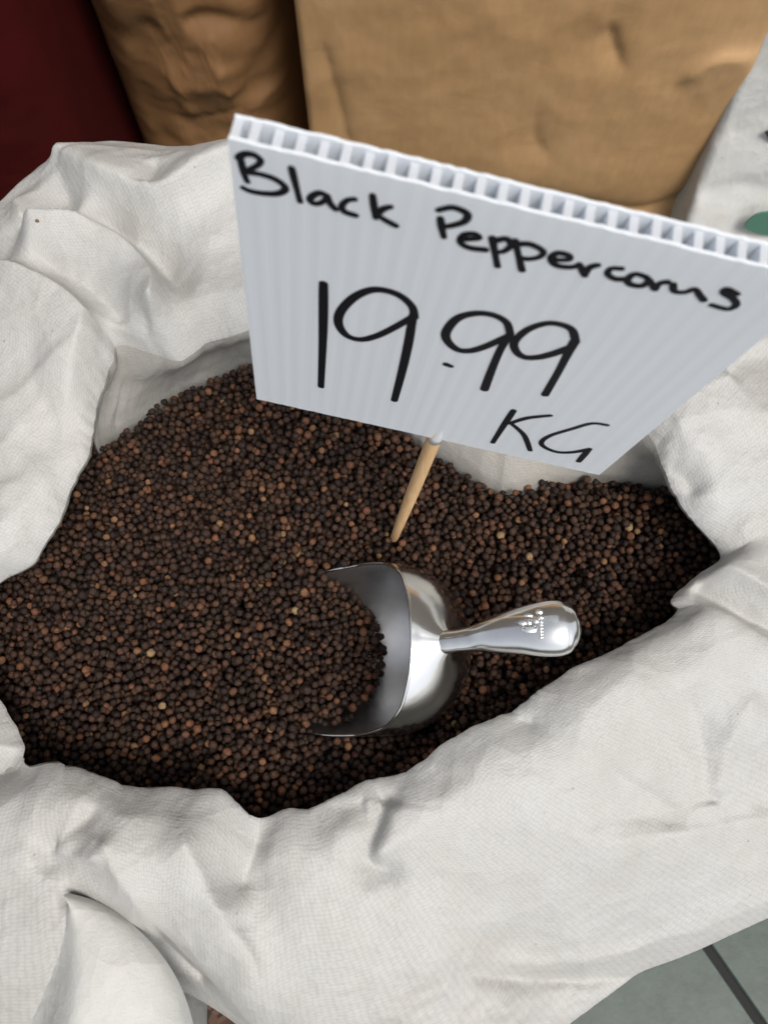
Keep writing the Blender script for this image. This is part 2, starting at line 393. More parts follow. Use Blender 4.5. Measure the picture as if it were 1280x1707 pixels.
redbag = bag('cloth_bag', -.75, -.325, .60, .3, .55, M['red'], 'dark red bag standing in the upper left corner', 'bag', .02, .06, (), .006, 5, 5)
wb_cr = [([fz(x, y, .66) for x, y in [(1180, 240), (1230, 60), (1280, 40)]], .006, .03, .03, (.2, 0)),
         ([fz(x, y, .66) for x, y in [(1150, 330), (1220, 310), (1300, 320)]], -.006, .02, .03, (.2, 0))]
whitebag = bag('printed_sack', .370, .84, .697, .2, .62, M['white_bag'], 'white sack with green print at the right edge behind the sign', 'sack', .006, .010, wb_cr, .0025, 8, 33, slouch=.09)
def flat_shape(name, pts, y, mt, parent):
    P = np.array([at_y(px, py, y) for px, py in pts]); c = P.mean(0)
    n = len(P); V = [c]+list(P)+[c+[0, .002, 0]]+[p+[0, .002, 0] for p in P]
    f = [(0, 1+i, 1+(i+1) % n) for i in range(n)]
    f += [(1+i, n+2+i, n+2+(i+1) % n, 1+(i+1) % n) for i in range(n)]
    return mesh_obj(name, V, f, mt, parent, smooth=False)
ov = [(1290+48*math.cos(a)*(1+.1*math.sin(3*a)), 373+20*math.sin(a)) for a in np.linspace(0, 2*math.pi, 22, endpoint=False)]
flat_shape('green_print', ov, .632, M['green_print'], whitebag)
flat_shape('dark_print', [(1274, 222), (1290, 215), (1300, 232), (1284, 236)], .672, M['grey_print'], whitebag)

# ------------------------------------------------------------------ the open sack
O_C = np.array([-.03, .11])
# stations: lip px, lip z(cm above pepper), wall-at-pepper px (or None), outer px, outer z(cm)
ST = [
 ((-60, 1060), 3.0, None, (-330, 1100), -4),
 ((-2, 972), 3.6, None, (-330, 960), -3),
 ((52, 935), 4.2, None, (-320, 830), -2),
 ((98, 855), 4.8, None, (-280, 700), 0),
 ((133, 770), 5.2, None, (-220, 590), 2),
 ((160, 680), 5.6, None, (-140, 480), 4),
 ((184, 600), 6.2, (158, 742), (-60, 400), 5),
 ((196, 572), 6.2, (175, 730), (-5, 345), 6),
 ((250, 585), 6.2, (215, 704), (48, 300), 5.7),
 ((305, 596), 6.2, (280, 664), (122, 258), 6.0),
 ((362, 560), 6.4, (345, 632), (205, 251), 6.0),
 ((415, 540), 6.6, (415, 604), (290, 254), 6.0),
 ((500, 500), 6.6, (520, 615), (385, 262), 6.0),
 ((620, 480), 6.6, (640, 690), (520, 280), 6.6),
 ((780, 490), 6.4, (740, 762), (700, 335), 6.4),
 ((900, 540), 6.2, (845, 816), (900, 410), 6.2),
 ((1000, 620), 6.0, (930, 800), (1080, 480), 6.0),
 ((1086, 718), 5.8, (1020, 795), (1210, 530), 5.6),
 ((1108, 782), 5.2, (1112, 812), (1330, 565), 5.0),
 ((1150, 850), 4.6, None, (1430, 640), 3.5),
 ((1206, 916), 4.0, None, (1480, 720), 2.5),
 ((1194, 938), 3.8, None, (1510, 800), 1.5),
 ((1150, 966), 4.0, None, (1530, 880), 1),
 ((1123, 998), 4.2, None, (1540, 950), 1),
 ((1130, 1018), 4.4, None, (1540, 1020), 0),
 ((1095, 1042), 4.5, None, (1530, 1100), 0),
 ((1000, 1092), 4.6, None, (1490, 1220), -1),
 ((910, 1142), 4.6, None, (1440, 1330), -2),
 ((860, 1182), 4.6, None, (1380, 1430), -3),
 ((780, 1222), 4.6, None, (1320, 1500), -4),
 ((716, 1260), 4.6, None, (1180, 1572), -5),
 ((665, 1286), 4.5, None, (1060, 1628), -6),
 ((600, 1300), 4.3, None, (960, 1690), -7),
 ((555, 1328), 4.2, None, (840, 1790), -8),
 ((513, 1352), 4.0, None, (690, 1850), -8),
 ((470, 1350), 4.0, None, (560, 1850), -7),
 ((431, 1359), 4.0, None, (450, 1750), -5),
 ((385, 1332), 4.3, None, (378, 1690), -4),
 ((310, 1315), 4.4, None, (300, 1650), -3.5),
 ((215, 1312), 4.5, None, (312, 1702), -3),
 ((130, 1285), 4.5, None, (320, 1860), -3),
 ((75, 1276), 4.4, None, (120, 1950), -4),
 ((37, 1277), 4.0, None, (-120, 1800), -4),
 ((36, 1240), 3.2, None, (-240, 1600), -4),
 ((15, 1190), 3.0, None, (-300, 1400), -4),
 ((-20, 1135), 3.0, None, (-330, 1240), -4),
]
keys = []
for (lp, lz, wp, op, oz) in ST:
    lz = lz/100; oz = oz/100
    L = at_z(lp[0], lp[1], PZ+lz); O = at_z(op[0], op[1], PZ+oz)
    dirv = L[:2]-O_C; dirv = dirv/np.linalg.norm(dirv)
    wo = (O-L)[:2]; wo = wo/np.linalg.norm(wo)
    if wp is None: B = at_z(lp[0], lp[1], PZ); B = np.array([*(B[:2]+dirv*.012), PZ])
    else: B = at_z(wp[0], wp[1], PZ+.002)
    A = B+np.array([*(dirv*.004), -.045])
    mid = (B+L)/2; Bm = np.array([mid[0]+dirv[0]*(.006), mid[1]+dirv[1]*.006, PZ+lz*.55])
    if wp is not None: Bm = np.array([mid[0]+dirv[0]*.003, mid[1]+dirv[1]*.003, PZ+lz*.5])
    Lk = np.array([L[0], L[1], PZ+lz-.004])
    C = np.array([L[0]+wo[0]*.011, L[1]+wo[1]*.011, PZ+lz+.004])
    def lerp(f, bz):
        p = C*(1-f)+O*f; p = p.copy(); p[2] = C[2]*(1-f**1.6)+O[2]*f**1.6+bz; return p
    M1 = lerp(.3, .006); M2 = lerp(.62, .007); M3 = lerp(.88, .004)
    T = np.array([O[0]-wo[0]*.004, O[1]-wo[1]*.004, O[2]-.018]); Ud = np.array([O[0]-wo[0]*.03, O[1]-wo[1]*.03, O[2]-.05])
    keys.append([A, B, Bm, Lk, C, M1, M2, M3, O, T, Ud])
keys = np.array(keys)                      # (stations, 11, 3)
NU = 1500
ring = np.stack([catmull(keys[:, j], NU, True) for j in range(keys.shape[1])], 1)   # NU,11,3
seglist = [4, 7, 7, 10, 34, 34, 26, 14, 5, 5]
def across(P):                             # P: NU,11,3 -> NU,NV,3
    outs = []; K = P.shape[1]
    for j, n in enumerate(seglist):
        p1 = P[:, j]; p2 = P[:, j+1]; p0 = P[:, max(j-1, 0)]; p3 = P[:, min(j+2, K-1)]
        # centripetal-ish tangents scaled by local lengths keep the tight lip from overshooting
        l01 = np.linalg.norm(p1-p0, axis=1)[:, None]+1e-6; l12 = np.linalg.norm(p2-p1, axis=1)[:, None]+1e-6; l23 = np.linalg.norm(p3-p2, axis=1)[:, None]+1e-6
        m1 = ((p1-p0)/l01*l12+(p2-p1)/l12*l01)/(l01+l12)*l12 if j > 0 else (p2-p1)
        m2 = ((p2-p1)/l12*l23+(p3-p2)/l23*l12)/(l12+l23)*l12 if j+2 < K else (p2-p1)
        for q in range(n):
            t = q/n; h00 = 2*t**3-3*t**2+1; h10 = t**3-2*t**2+t; h01 = -2*t**3+3*t**2; h11 = t**3-t**2
            outs.append(h00*p1+h10*m1+h01*p2+h11*m2)
    outs.append(P[:, -1])
    return np.stack(outs, 1)
S = across(ring); NV = S.shape[1]
iv = np.arange(NV); iC = sum(seglist[:4]); iL = sum(seglist[:3]); iO = sum(seglist[:8])
wgt = np.clip((iv-iL+2)/(iC-iL+6), 0, 1)
wgt = wgt*wgt*(3-2*wgt)*(1-.6*np.clip((iv-(iO-20))/20, 0, 1)); wgt = wgt*np.where(iv > iO, np.clip(1-(iv-iO)/8, 0, 1), 1)
def W(pts, z=5.0): return [tuple(at_z(px, py, PZ+z/100)[:2]) for px, py in pts]
CR = [  # (pixels traced, height cm) , amp m, width left m, width right m, taper
 # --- back left
 (W([(112, 262), (118, 285), (150, 312), (200, 335), (268, 358), (320, 342), (385, 310), (440, 300)], 7), .030, .045, .017, (.02, 0)),
 (W([(108, 285), (114, 315), (125, 350), (150, 380)], 7), -.010, .012, .014, (.05, .5)),
 (W([(150, 370), (205, 395), (250, 430), (300, 480), (340, 500)], 7), -.018, .018, .018, (.2, .4)),
 (W([(30, 395), (90, 402), (160, 405), (215, 425), (255, 465), (272, 510), (262, 545), (245, 552)], 7), .026, .0045, .034, (.15, .1)),
 (W([(20, 345), (40, 350), (45, 385)], 7), .007, .012, .008, (.2, .2)),
 (W([(60, 440), (120, 470), (180, 510), (225, 560)], 7), -.010, .014, .014, (.2, .2)),
 (W([(-30, 470), (10, 474), (70, 492), (130, 520), (172, 560), (186, 600)], 6.5), .018, .005, .035, (.1, 0)),
 (W([(75, 560), (72, 640), (90, 720), (60, 800)], 6), -.005, .016, .02, (.3, .3)),
 (W([(200, 590), (260, 590), (310, 605), (360, 570)], 6.2), .004, .01, .01, (.2, .2)),
 (W([(275, 300), (268, 330), (262, 352)], 7), -.006, .012, .012, (.3, .1)),
 (W([(40, 930), (20, 860), (40, 780)], 5), .004, .02, .02, (.2, .4)),
 # --- front left
 (W([(190, 1330), (150, 1368), (110, 1400), (50, 1430)], 4.5), -.008, .010, .008, (.3, .2)),
 (W([(170, 1400), (120, 1425), (60, 1460)], 4.5), -.005, .008, .008, (.3, .3)),
 (W([(95, 1408), (130, 1422), (175, 1425), (205, 1420)], 4.5), .009, .020, .004, (.1, .3)),
 (W([(180, 1385), (200, 1400), (215, 1440), (250, 1520), (290, 1600), (370, 1690)], 4), .012, .03, .010, (.1, 0)),
 #(W([(100, 1496), (150, 1510), (200, 1540), (245, 1585), (280, 1640), (310, 1707)], 3), .018, .0025, .06, (.05, 0)),
 (W([(110, 1490), (170, 1505), (225, 1540), (270, 1590), (310, 1650)], 3), -.010, .010, .003, (.1, 0)),
 (W([(300, 1340), (325, 1400), (350, 1460), (380, 1530), (415, 1590), (428, 1650), (425, 1720)], 4), .013, .008, .030, (.2, 0)),
 (W([(432, 1362), (428, 1400), (410, 1450), (382, 1515)], 4), -.016, .014, .014, (0, .3)),
 (W([(385, 1510), (420, 1560), (438, 1620), (430, 1710)], 3), -.007, .014, .006, (.2, 0)),
 (W([(525, 1355), (470, 1375), (452, 1420), (440, 1470)], 4), .005, .02, .015, (.2, .3)),
 (W([(515, 1356), (560, 1345), (612, 1338)], 4.5), -.005, .006, .012, (.1, .1)),
 (W([(632, 1338), (645, 1340), (630, 1385), (614, 1420), (618, 1440), (660, 1458), (700, 1462)], 4.5), -.011, .006, .009, (.02, .4)),
 (W([(650, 1335), (646, 1370), (632, 1415), (650, 1445)], 4.5), .009, .025, .004, (.1, .3)),
 (W([(560, 1350), (600, 1400), (615, 1440)], 4.5), .004, .02, .01, (.3, .2)),
 (W([(715, 1275), (735, 1300), (745, 1340)], 4.7), -.004, .01, .01, (.1, .6)),
 (W([(865, 1195), (880, 1205), (895, 1200)], 4.7), -.004, .004, .006, (.2, .3)),
 # --- front right
 (W([(1000, 1276), (1060, 1306), (1110, 1330), (1170, 1365)], 4), -.0045, .004, .010, (.25, .2)),
 (W([(1010, 1280), (1060, 1302), (1110, 1325), (1170, 1360)], 4), .003, .012, .004, (.25, .2)),
 (W([(1140, 1120), (1170, 1200), (1200, 1280), (1222, 1345)], 4.5), -.009, .022, .018, (.3, .05)),
 (W([(1280, 1150), (1250, 1180), (1228, 1240), (1228, 1340)], 4.5), .006, .02, .010, (.2, .1)),
 (W([(900, 1395), (980, 1372), (1080, 1362), (1180, 1378), (1290, 1352)], 3.5), -.0045, .022, .014, (.3, 0)),
 (W([(940, 1425), (1050, 1400), (1150, 1390), (1290, 1368)], 3), .005, .006, .02, (.3, 0)),
 (W([(1300, 1500), (1180, 1555), (1060, 1600), (930, 1612), (800, 1598), (700, 1565), (640, 1540)], -1), .014, .040, .008, (0, .4)),
 (W([(1090, 1640), (960, 1640), (860, 1622), (770, 1598), (690, 1575)], -4), -.022, .007, .030, (0, .4)),
 # --- right
 (W([(1112, 782), (1140, 792), (1160, 812), (1172, 828)], 5.5), -.010, .006, .008, (.1, .3)),
 (W([(1110, 800), (1150, 830), (1220, 850)], 5.2), .005, .01, .012, (.1, .4)),
 (W([(1180, 938), (1225, 962), (1290, 1000)], 4.5), .010, .014, .006, (.05, 0)),
 (W([(1150, 975), (1200, 1003), (1260, 1035), (1330, 1060)], 4.5), -.013, .010, .010, (.1, 0)),
 (W([(1128, 1010), (1190, 1022), (1240, 1050), (1300, 1080)], 4.5), .006, .006, .02, (.1, 0)),
 (W([(1200, 640), (1240, 600), (1290, 585)], 6), -.007, .012, .02, (.2, 0)),
 (W([(1092, 720), (1160, 700), (1230, 690), (1300, 700)], 6), .006, .02, .02, (.05, 0)),
 # --- the pale lump at the left edge
 (W([(40, 1276), (0, 1286), (-60, 1300)], 4), -.014, .006, .010, (0, 0)),
 (W([(38, 1268), (28, 1246), (-10, 1243), (-40, 1243)], 3.4), .004, .003, .006, (0, 0)),
]
X, Y = S[..., 0], S[..., 1]
H = crease_field(X, Y, CR)
# general rumpling of the cloth
rum = .0022*fbm(X*17, Y*17, 3, 2) + .0008*fbm((X*.8+Y*.6)*24, (Y*.8-X*.6)*38, 8, 2, True)*np.clip(1.2-(X+.02)/.1, .3, 1) + .00025*fbm(X*150, Y*150, 12, 2)
ca, sa_ = math.cos(.5), math.sin(.5)
cm = np.clip(.55+1.1*fbm(X*9+4, Y*9, 61, 2), 0, 1)
rum = rum+.0060*cm*crumple((X*ca+Y*sa_)*20, (Y*ca-X*sa_)*31, 41)+.0018*(1-.5*cm)*crumple((X*ca-Y*sa_)*52, (Y*ca+X*sa_)*41, 47)
lobe = np.clip((-.055-Y)/.02, 0, 1)*np.clip((-.115-X)/.02, 0, 1)
rum = rum*(1-.8*lobe)
bodyw = np.clip((-.045-Y)/.05, 0, 1)*np.clip(X/.05+1, 0, 1)
rum = rum+bodyw*(.0016+.0034*np.clip((-.105-Y)/.03, 0, 1))*fbm((X*.9+Y*.4)*40, (Y*.9-X*.4)*130, 31, 4, True)
S[..., 2] += (H+rum)*wgt[None]
# wrinkles of the inside wall push it in and out instead
ww = np.where(iv < iL+4, 1, np.clip(1-(iv-iL-4)/6, 0, 1))*np.where(iv < 5, 0.3, 1)
arc_u = np.concatenate([[0], np.cumsum(np.linalg.norm(np.diff(S[:, iC], axis=0), axis=1))])
wn = (.0032*fbm(arc_u[:, None]*30+0*X, S[..., 2]*9, 55, 3)+.0014*fbm(arc_u[:, None]*60+0*X, S[..., 2]*50, 56, 3, True))*ww[None]
dvec = S[..., :2]-O_C; dvec = dvec/np.linalg.norm(dvec, axis=-1, keepdims=True)
S[..., :2] += dvec*wn[..., None]
uvv = np.concatenate([np.zeros((NU, 1)), np.cumsum(np.linalg.norm(np.diff(S, axis=1), axis=2), axis=1)], 1)
UV = np.stack([np.repeat(arc_u[:, None], NV, 1), uvv], -1)
UV[..., 0] *= .9
sack = empty('open_sack', (0, .1, 0), 'open white woven sack with rolled down cuff, full of peppercorns', 'sack')
def ring_mesh(name, j0, j1, mt):
    sub = S[:, j0:j1]; n = j1-j0
    return mesh_obj(name, sub.reshape(-1, 3), grid_faces(NU, n, True), mt, sack, True, UV[:, j0:j1].reshape(-1, 2))
# the smooth fold lying over the cuff at the lower left
def cuff_z(x, y):
    v = S[:, iC:iO+1].reshape(-1, 3); i_ = np.argmin(np.hypot(v[:, 0]-x, v[:, 1]-y)); return v[i_, 2]
fr = catmull(np.array([(100, 1494), (150, 1508), (203, 1540), (250, 1586), (283, 1635), (306, 1690), (322, 1760), (325, 1850)], float), 70)
fl = catmull(np.array([(99, 1495), (84, 1522), (62, 1560), (34, 1612), (4, 1668), (-28, 1730), (-60, 1800), (-100, 1880)], float), 70)
az_ = cuff_z(*at_z(100, 1494, PZ+.03)[:2]); Z0 = az_+.001
FV = []; nfx = 60
for i in range(70):
    t = i/69
    ze = Z0-.002-.030*t; hh_ = .004+.026*t**.75
    for j in range(nfx):
        u_ = j/(nfx-1); pr = math.sqrt(max(0, 1-(2*max(u_, .5)-1)**2)) if u_ > .5 else .5-.5*math.cos(math.pi*u_/.5)
        p = at_z(*(fl[i]*(1-u_)+fr[i]*u_), ze+.01)
        zf = ze+hh_*pr+.0008*math.sin(t*9+u_*5); bl = min(1, u_/.55); bl = bl*bl*(3-2*bl)
        FV.append((p[0], p[1], (cuff_z(p[0], p[1])-.003)*(1-bl)+zf*bl))
FV = np.array(FV)
fuv = np.stack([FV[:, 0], FV[:, 1]], 1)
mesh_obj('folded_flap', FV, [f[::-1] for f in grid_faces(70, nfx)], M['sack_smooth'], sack, True, fuv)
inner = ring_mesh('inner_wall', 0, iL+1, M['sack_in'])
cuff = ring_mesh('cuff', iL, NV, M['sack'])
# body below the cuff
Ob = ring[:, 10]; cen = np.array([-.0, .06])
bod = []
zs = np.linspace(0, 1, 60)
for q in zs:
    r = Ob.copy(); d = r[:, :2]-cen
    # smooth the outline toward an ellipse lower down
    a = np.arctan2(d[:, 1], d[:, 0]); el = np.stack([.27*np.cos(a), .215*np.sin(a)], -1)
    k_ = min(1, .25+q*1.6); blg = 1+.06*math.sin(q*math.pi)
    xy = cen+(d*(1-k_)+el*k_)*blg*(1-.12*max(0, (q-.85)/.15)**2)
    z = Ob[:, 2]*(1-q)+.0*q
    wz = .004*fbm(a*5+0*z, z*22, 71, 4)+.0035*fbm(a*9+z*9, z*45, 75, 3, True)
    wz = wz*math.sin(min(1, q*3)*math.pi/2)
    nrm = (xy-cen)/np.linalg.norm(xy-cen, axis=1)[:, None]
    bod.append(np.concatenate([xy+nrm*wz[:, None], z[:, None]], 1))
bod = np.stack(bod, 1)
uvb = np.stack([np.repeat(arc_u[:, None], 60, 1), np.repeat((zs*.38)[None], NU, 0)], -1)
step = 2
mesh_obj('sack_body', bod[::step].reshape(-1, 3), grid_faces(NU//step, 60, True), M['sack'], sack, True, uvb[::step].reshape(-1, 2))

# dark brown lumpy sack peeping out below
def lumpy(name, c, r, h, mt, label, cat, seed):
    nu, nv = 64, 40; V = []
    for i in range(nu):
        a = i/nu*2*math.pi
        for j in range(nv):
            t = j/(nv-1); rr = r*(1-max(0, (t-.75)/.25)**2*.999)**.5*(.93+.07*math.sin(t*3)); z = h*min(1, t*1.12)-(0.0 if t < .89 else 0)
            V.append((c[0]+rr*math.cos(a), c[1]+rr*math.sin(a), h*math.sin(min(1, t*1.02)*math.pi/2)))
    V = np.array(V); n = fbm(V[:, 0]*25, V[:, 1]*25+V[:, 2]*20, seed, 4)*.01; V[:, 2] += n*np.clip(V[:, 2]/h, 0, 1)
    root = empty(name, (c[0], c[1], 0), label, cat)
    mesh_obj('bag_body', V, grid_faces(nu, nv, True), mt, root)
    return root
pc = at_z(345, 1720, .18)
lumpy('brown_sack', (pc[0], pc[1]-.03, 0), .11, .18, M['brown_cloth'], 'dark brown sack just showing in the gap under the front cuff', 'sack', 4)

# one small brown seed lying on the cuff, upper left
tgt = at_z(92, 416, PZ+.07); vv = S[:, iC:iO].reshape(-1, 3); hit_ = vv[np.argmin(np.hypot(vv[:, 0]-tgt[0], vv[:, 1]-tgt[1]))]
a_ = np.linspace(0, 2*math.pi, 13)[:-1]
sv = [(hit_[0]+.0012*math.sin(t)*math.cos(q), hit_[1]+.0009*math.sin(t)*math.sin(q), hit_[2]+.0006+.0008*math.cos(t)) for t in np.linspace(.05, 3.09, 8) for q in a_]
sf = [(j*12+q, (j+1)*12+q, (j+1)*12+(q+1) % 12, j*12+(q+1) % 12) for j in range(7) for q in range(12)]
mseed, _, _ = mat('seed_brown', (.16, .09, .035), .6)
tag(mesh_obj('seed', sv, sf, mseed), 'tiny brown seed lying on the upper left of the white cuff', 'seed')
# ------------------------------------------------------------------ scoop
SX, SY, SZ, SR = .003, .0705, PZ+.0125, .0485
zk = np.array([-.05, -.036, -.02, 0, .0125, .03, .045, .0575, .062]); xk = np.array([-.115, -.10, -.072, -.038, -.0165, .001, .0095, .0138, .0145])
scoop = empty('scoop', (SX, SY, PZ), 'polished metal scoop resting in the peppercorns', 'scoop')
def xcut(z): return np.interp(z, zk, xk)
def shell(R_, inner_=False):
    nphi, ns = 180, 70; V = []
    for i in range(nphi):
        ph = -math.pi+i/nphi*2*math.pi
        cy_, cz = math.sin(ph), -math.cos(ph)      # phi=0 is the bottom
        xr = float(xcut(.0125+SR*cz))
        for j in range(ns):
            s = j/(ns-1)
            # meridian: from rim to the dome pole
            ln = (SX-xr) if xr < SX else 0
            tot = ln+R_*math.pi/2*1.0
            a0 = 0 if xr <= SX else math.asin(min(.99, (xr-SX)/R_))
            if xr <= SX:
                d = s*(ln+R_*math.pi/2)
                if d < ln: x = xr+d; rr = R_*(1+.03*(1-d/ln)*min(1, ln/.08)) ; 
                else: a = (d-ln)/R_; x = SX+R_*.96*math.sin(a); rr = R_*math.cos(a)
            else:
                a = a0+s*(math.pi/2-a0); x = SX+R_*.96*math.sin(a); rr = R_*math.cos(a)
            V.append((x, SY+rr*cy_, SZ+rr*cz))
    return V, nphi, ns
Vo, nph, nsn = shell(SR)
N0 = at_z(738, 1071, PZ+.0538); ax_ = np.array([.80, 0, .60]); Vo = [np.array(v) for v in Vo]
for v in Vo:
    if v[2] < PZ+.02 or v[0] < SX+.006: continue
    rel = v-N0; dp = np.linalg.norm(rel-ax_*(rel @ ax_))
    if dp < .03: v += ax_*(.0085*math.exp(-(dp/.0088)**1.5))*min(1, (v[0]-SX-.006)/.008)
Vi, _, _ = shell(SR-.0012)
mesh_obj('bowl', Vo, grid_faces(nph, nsn, True), M['alu'], scoop)
ins = mesh_obj('bowl_inside', Vi, [f[::-1] for f in grid_faces(nph, nsn, True)], M['alu_in'], scoop)
# rolled bright rim strip
rimV = []; rf = []
for i in range(nph):
    o = np.array(Vo[i*nsn]); n_ = np.array(Vi[i*nsn]); c = (o+n_)/2; rd = (o-n_); rd /= np.linalg.norm(rd)
    nx = np.array(Vo[((i+1) % nph)*nsn]); tg = nx-o; tg /= np.linalg.norm(tg)+1e-9; bn = np.cross(tg, rd)
    for q in range(8):
        a = q/8*2*math.pi; rimV.append(c+(rd*math.cos(a)+bn*math.sin(a))*.0009)
for i in range(nph):
    for q in range(8):
        a = i*8+q; b2 = i*8+(q+1) % 8; c2 = ((i+1) % nph)*8+(q+1) % 8; d2 = ((i+1) % nph)*8+q; rf.append((a, b2, c2, d2))
mesh_obj('rim', rimV, rf, M['alu_bright'], scoop)
# handle: spine from dome to the rounded end
def P3(px, py, z): return at_z(px, py, PZ+z)
spine = np.array([P3(714, 1075, .0490), P3(738, 1071, .0538), P3(762, 1068, .0572), P3(790, 1064, .060), P3(825, 1058, .0655), P3(865, 1052, .071), P3(900, 1049, .075), P3(925, 1047, .0765), P3(940, 1046.5, .0765), P3(950, 1046, .0765), P3(958, 1046, .0765), P3(964, 1046, .0765), P3(967.2, 1046, .0765), P3(968.5, 1046, .0765)])
rad = np.array([.0046, .0061, .0058, .0068, .0094, .0118, .0135, .0139, .0130, .0113, .0089, .0058, .0030, .0003])
thk = np.array([.0038, .0055, .0049, .0056, .0072, .0087, .0097, .0100, .0094, .0082, .0065, .0042, .0022, .0003])
ns = 110; sp = catmull(np.concatenate([spine, rad[:, None], thk[:, None]], 1), ns)
HV = []; nq = 40
for i in range(ns):
    p = sp[i, :3]; tg = sp[min(i+1, ns-1), :3]-sp[max(i-1, 0), :3]; tg /= np.linalg.norm(tg)
    side = np.cross([0, 0, 1], tg); side /= np.linalg.norm(side); up = np.cross(tg, side)
    for q in range(nq):
        a = q/nq*2*math.pi; ca, sa = math.cos(a), math.sin(a)
        e = 1.0
        HV.append(p+side*max(sp[i, 3], 1e-4)*math.copysign(abs(ca)**e, ca)+up*max(sp[i, 4], 1e-4)*math.copysign(abs(sa)**e, sa))
hf = [(i*nq+q, i*nq+(q+1) % nq, (i+1)*nq+(q+1) % nq, (i+1)*nq+q) for i in range(ns-1) for q in range(nq)]
hf = [f[::-1] for f in hf]; hf.append([(ns-1)*nq+q for q in range(nq)][::-1])
handle = mesh_obj('handle', HV, hf, M['alu'], scoop)
# embossed maker's mark: a round emblem of short bars and one row of tiny characters, following the handle's top
def top_point(px, py, lift):
    """point on the handle's skin where a ray from (px,py) meets it"""
    best = None; d = ray(px, py); dn = d/np.linalg.norm(d)
    V = np.array(HV); rel = V-CAM; tt = rel @ dn; dist = np.linalg.norm(rel-tt[:, None]*dn, axis=1)
    c = np.argsort(dist)[:8]; t = tt[c].min(); p = CAM+dn*t
    return p, dn
def blob(verts, faces, p, ex, ey, ez, a, b_, c):
    o = len(verts); nl, nm = 8, 5
    for j in range(1, nm):
        th = j/nm*math.pi/1.6
        for q in range(nl):
            ph = q/nl*2*math.pi; verts.append(p+ex*a*math.sin(th)*math.cos(ph)+ey*b_*math.sin(th)*math.sin(ph)+ez*c*math.cos(th))
    tp = len(verts); verts.append(p+ez*c)
    for q in range(nl): faces.append((o+q, o+(q+1) % nl, tp))
    for j in range(nm-2):
        for q in range(nl): faces.append((o+j*nl+q, o+(j+1)*nl+q, o+(j+1)*nl+(q+1) % nl, o+j*nl+(q+1) % nl))
mv, mf = [], []
E1 = np.array([1., 0, .12]); E1 /= np.linalg.norm(E1); E2 = np.array([0, 1., 0]); E3 = np.cross(E1, E2)
marks = [(872, 1038, .0022, .0011), (881, 1037, .0012, .0012), (893, 1035, .0014, .0012), (898, 1020, .0016, .001), (880, 1026, .0020, .0008), (884, 1049, .0030, .0016), (871, 1047, .0008, .0012), (901, 1029, .0012, .001)]
marks += [(901, 1037+5.2*i, .0009, .00055) for i in range(6)]
for (px, py, a, b_) in marks:
    p, dn = top_point(px, py, 0); blob(mv, mf, p+E3*.0001, E1, E2, E3, a*1.25, b_*1.3, .0007)
em = mesh_obj('embossed_mark', mv, mf, M['alu_bright'], None)
em.parent = handle

# ------------------------------------------------------------------ sign
BL = at_d(428, 665, .321); BR0 = at_d(998, 792, .329)
hv = BR0-BL; SW = np.linalg.norm(hv); hv = hv/SW
dv = ray(507, 1222); dv = dv/np.linalg.norm(dv)
dv = dv-hv*(dv @ hv); dv /= np.linalg.norm(dv)
upv = -dv; nv_ = np.cross(hv, upv)      # normal towards the viewer side (-Y)
if nv_[1] > 0: nv_ = -nv_
# height so that the front top left lands on (389,239)
best = min(np.linspace(.10, .2, 400), key=lambda L: abs((lambda q: 853.5-FP*((q-CAM) @ U)/((q-CAM) @ F))(BL+upv*L)-231))
SH = best; TT = .0074
sign = empty('price_sign', tuple(BL+hv*SW/2), 'white corrugated plastic price sign on a wooden stick, handwritten Black Peppercorns 19.99 KG', 'sign')
def SP(u, v, n=0): return BL+hv*u+upv*v+nv_*n
def slab(name, u0, u1, v0, v1, n0, n1, mt, nu=1, parent=sign, jag=0):
    V = []; uv = []
    us = np.linspace(u0, u1, nu+1)
    for u in us:
        jt = jag*(random.random()-.5); jb = jag*(random.random()-.5)
        for (v, n) in ((v0+jb, n0), (v0+jb, n1), (v1+jt, n1), (v1+jt, n0)): V.append(SP(u, v, n)); uv.append((u, v))
    f = []
    for i in range(nu):
        a = i*4
        for q in range(4): f.append((a+q, a+4+q, a+4+(q+1) % 4, a+(q+1) % 4))
    f.append((0, 1, 2, 3)); f.append((nu*4+3, nu*4+2, nu*4+1, nu*4))
    me = mesh_obj(name, V, f, mt, parent, False, uv)
    return me
sk = .0010
slab('front_sheet', 0, SW, 0, SH, -sk, 0, M['sign'], 80, jag=.0005)
slab('back_sheet', 0, SW, 0, SH, -TT, -TT+sk, M['sign'], 80, jag=.0005)
nf = 27
for i in range(nf+1):
    u = i/nf*SW; u = min(max(u, .0011), SW-.0011)
    slab('flute_web', u-.0011, u+.0011, .0004, SH-.0006+random.uniform(-.0006, .0004), -TT+sk, -sk, M['web'])
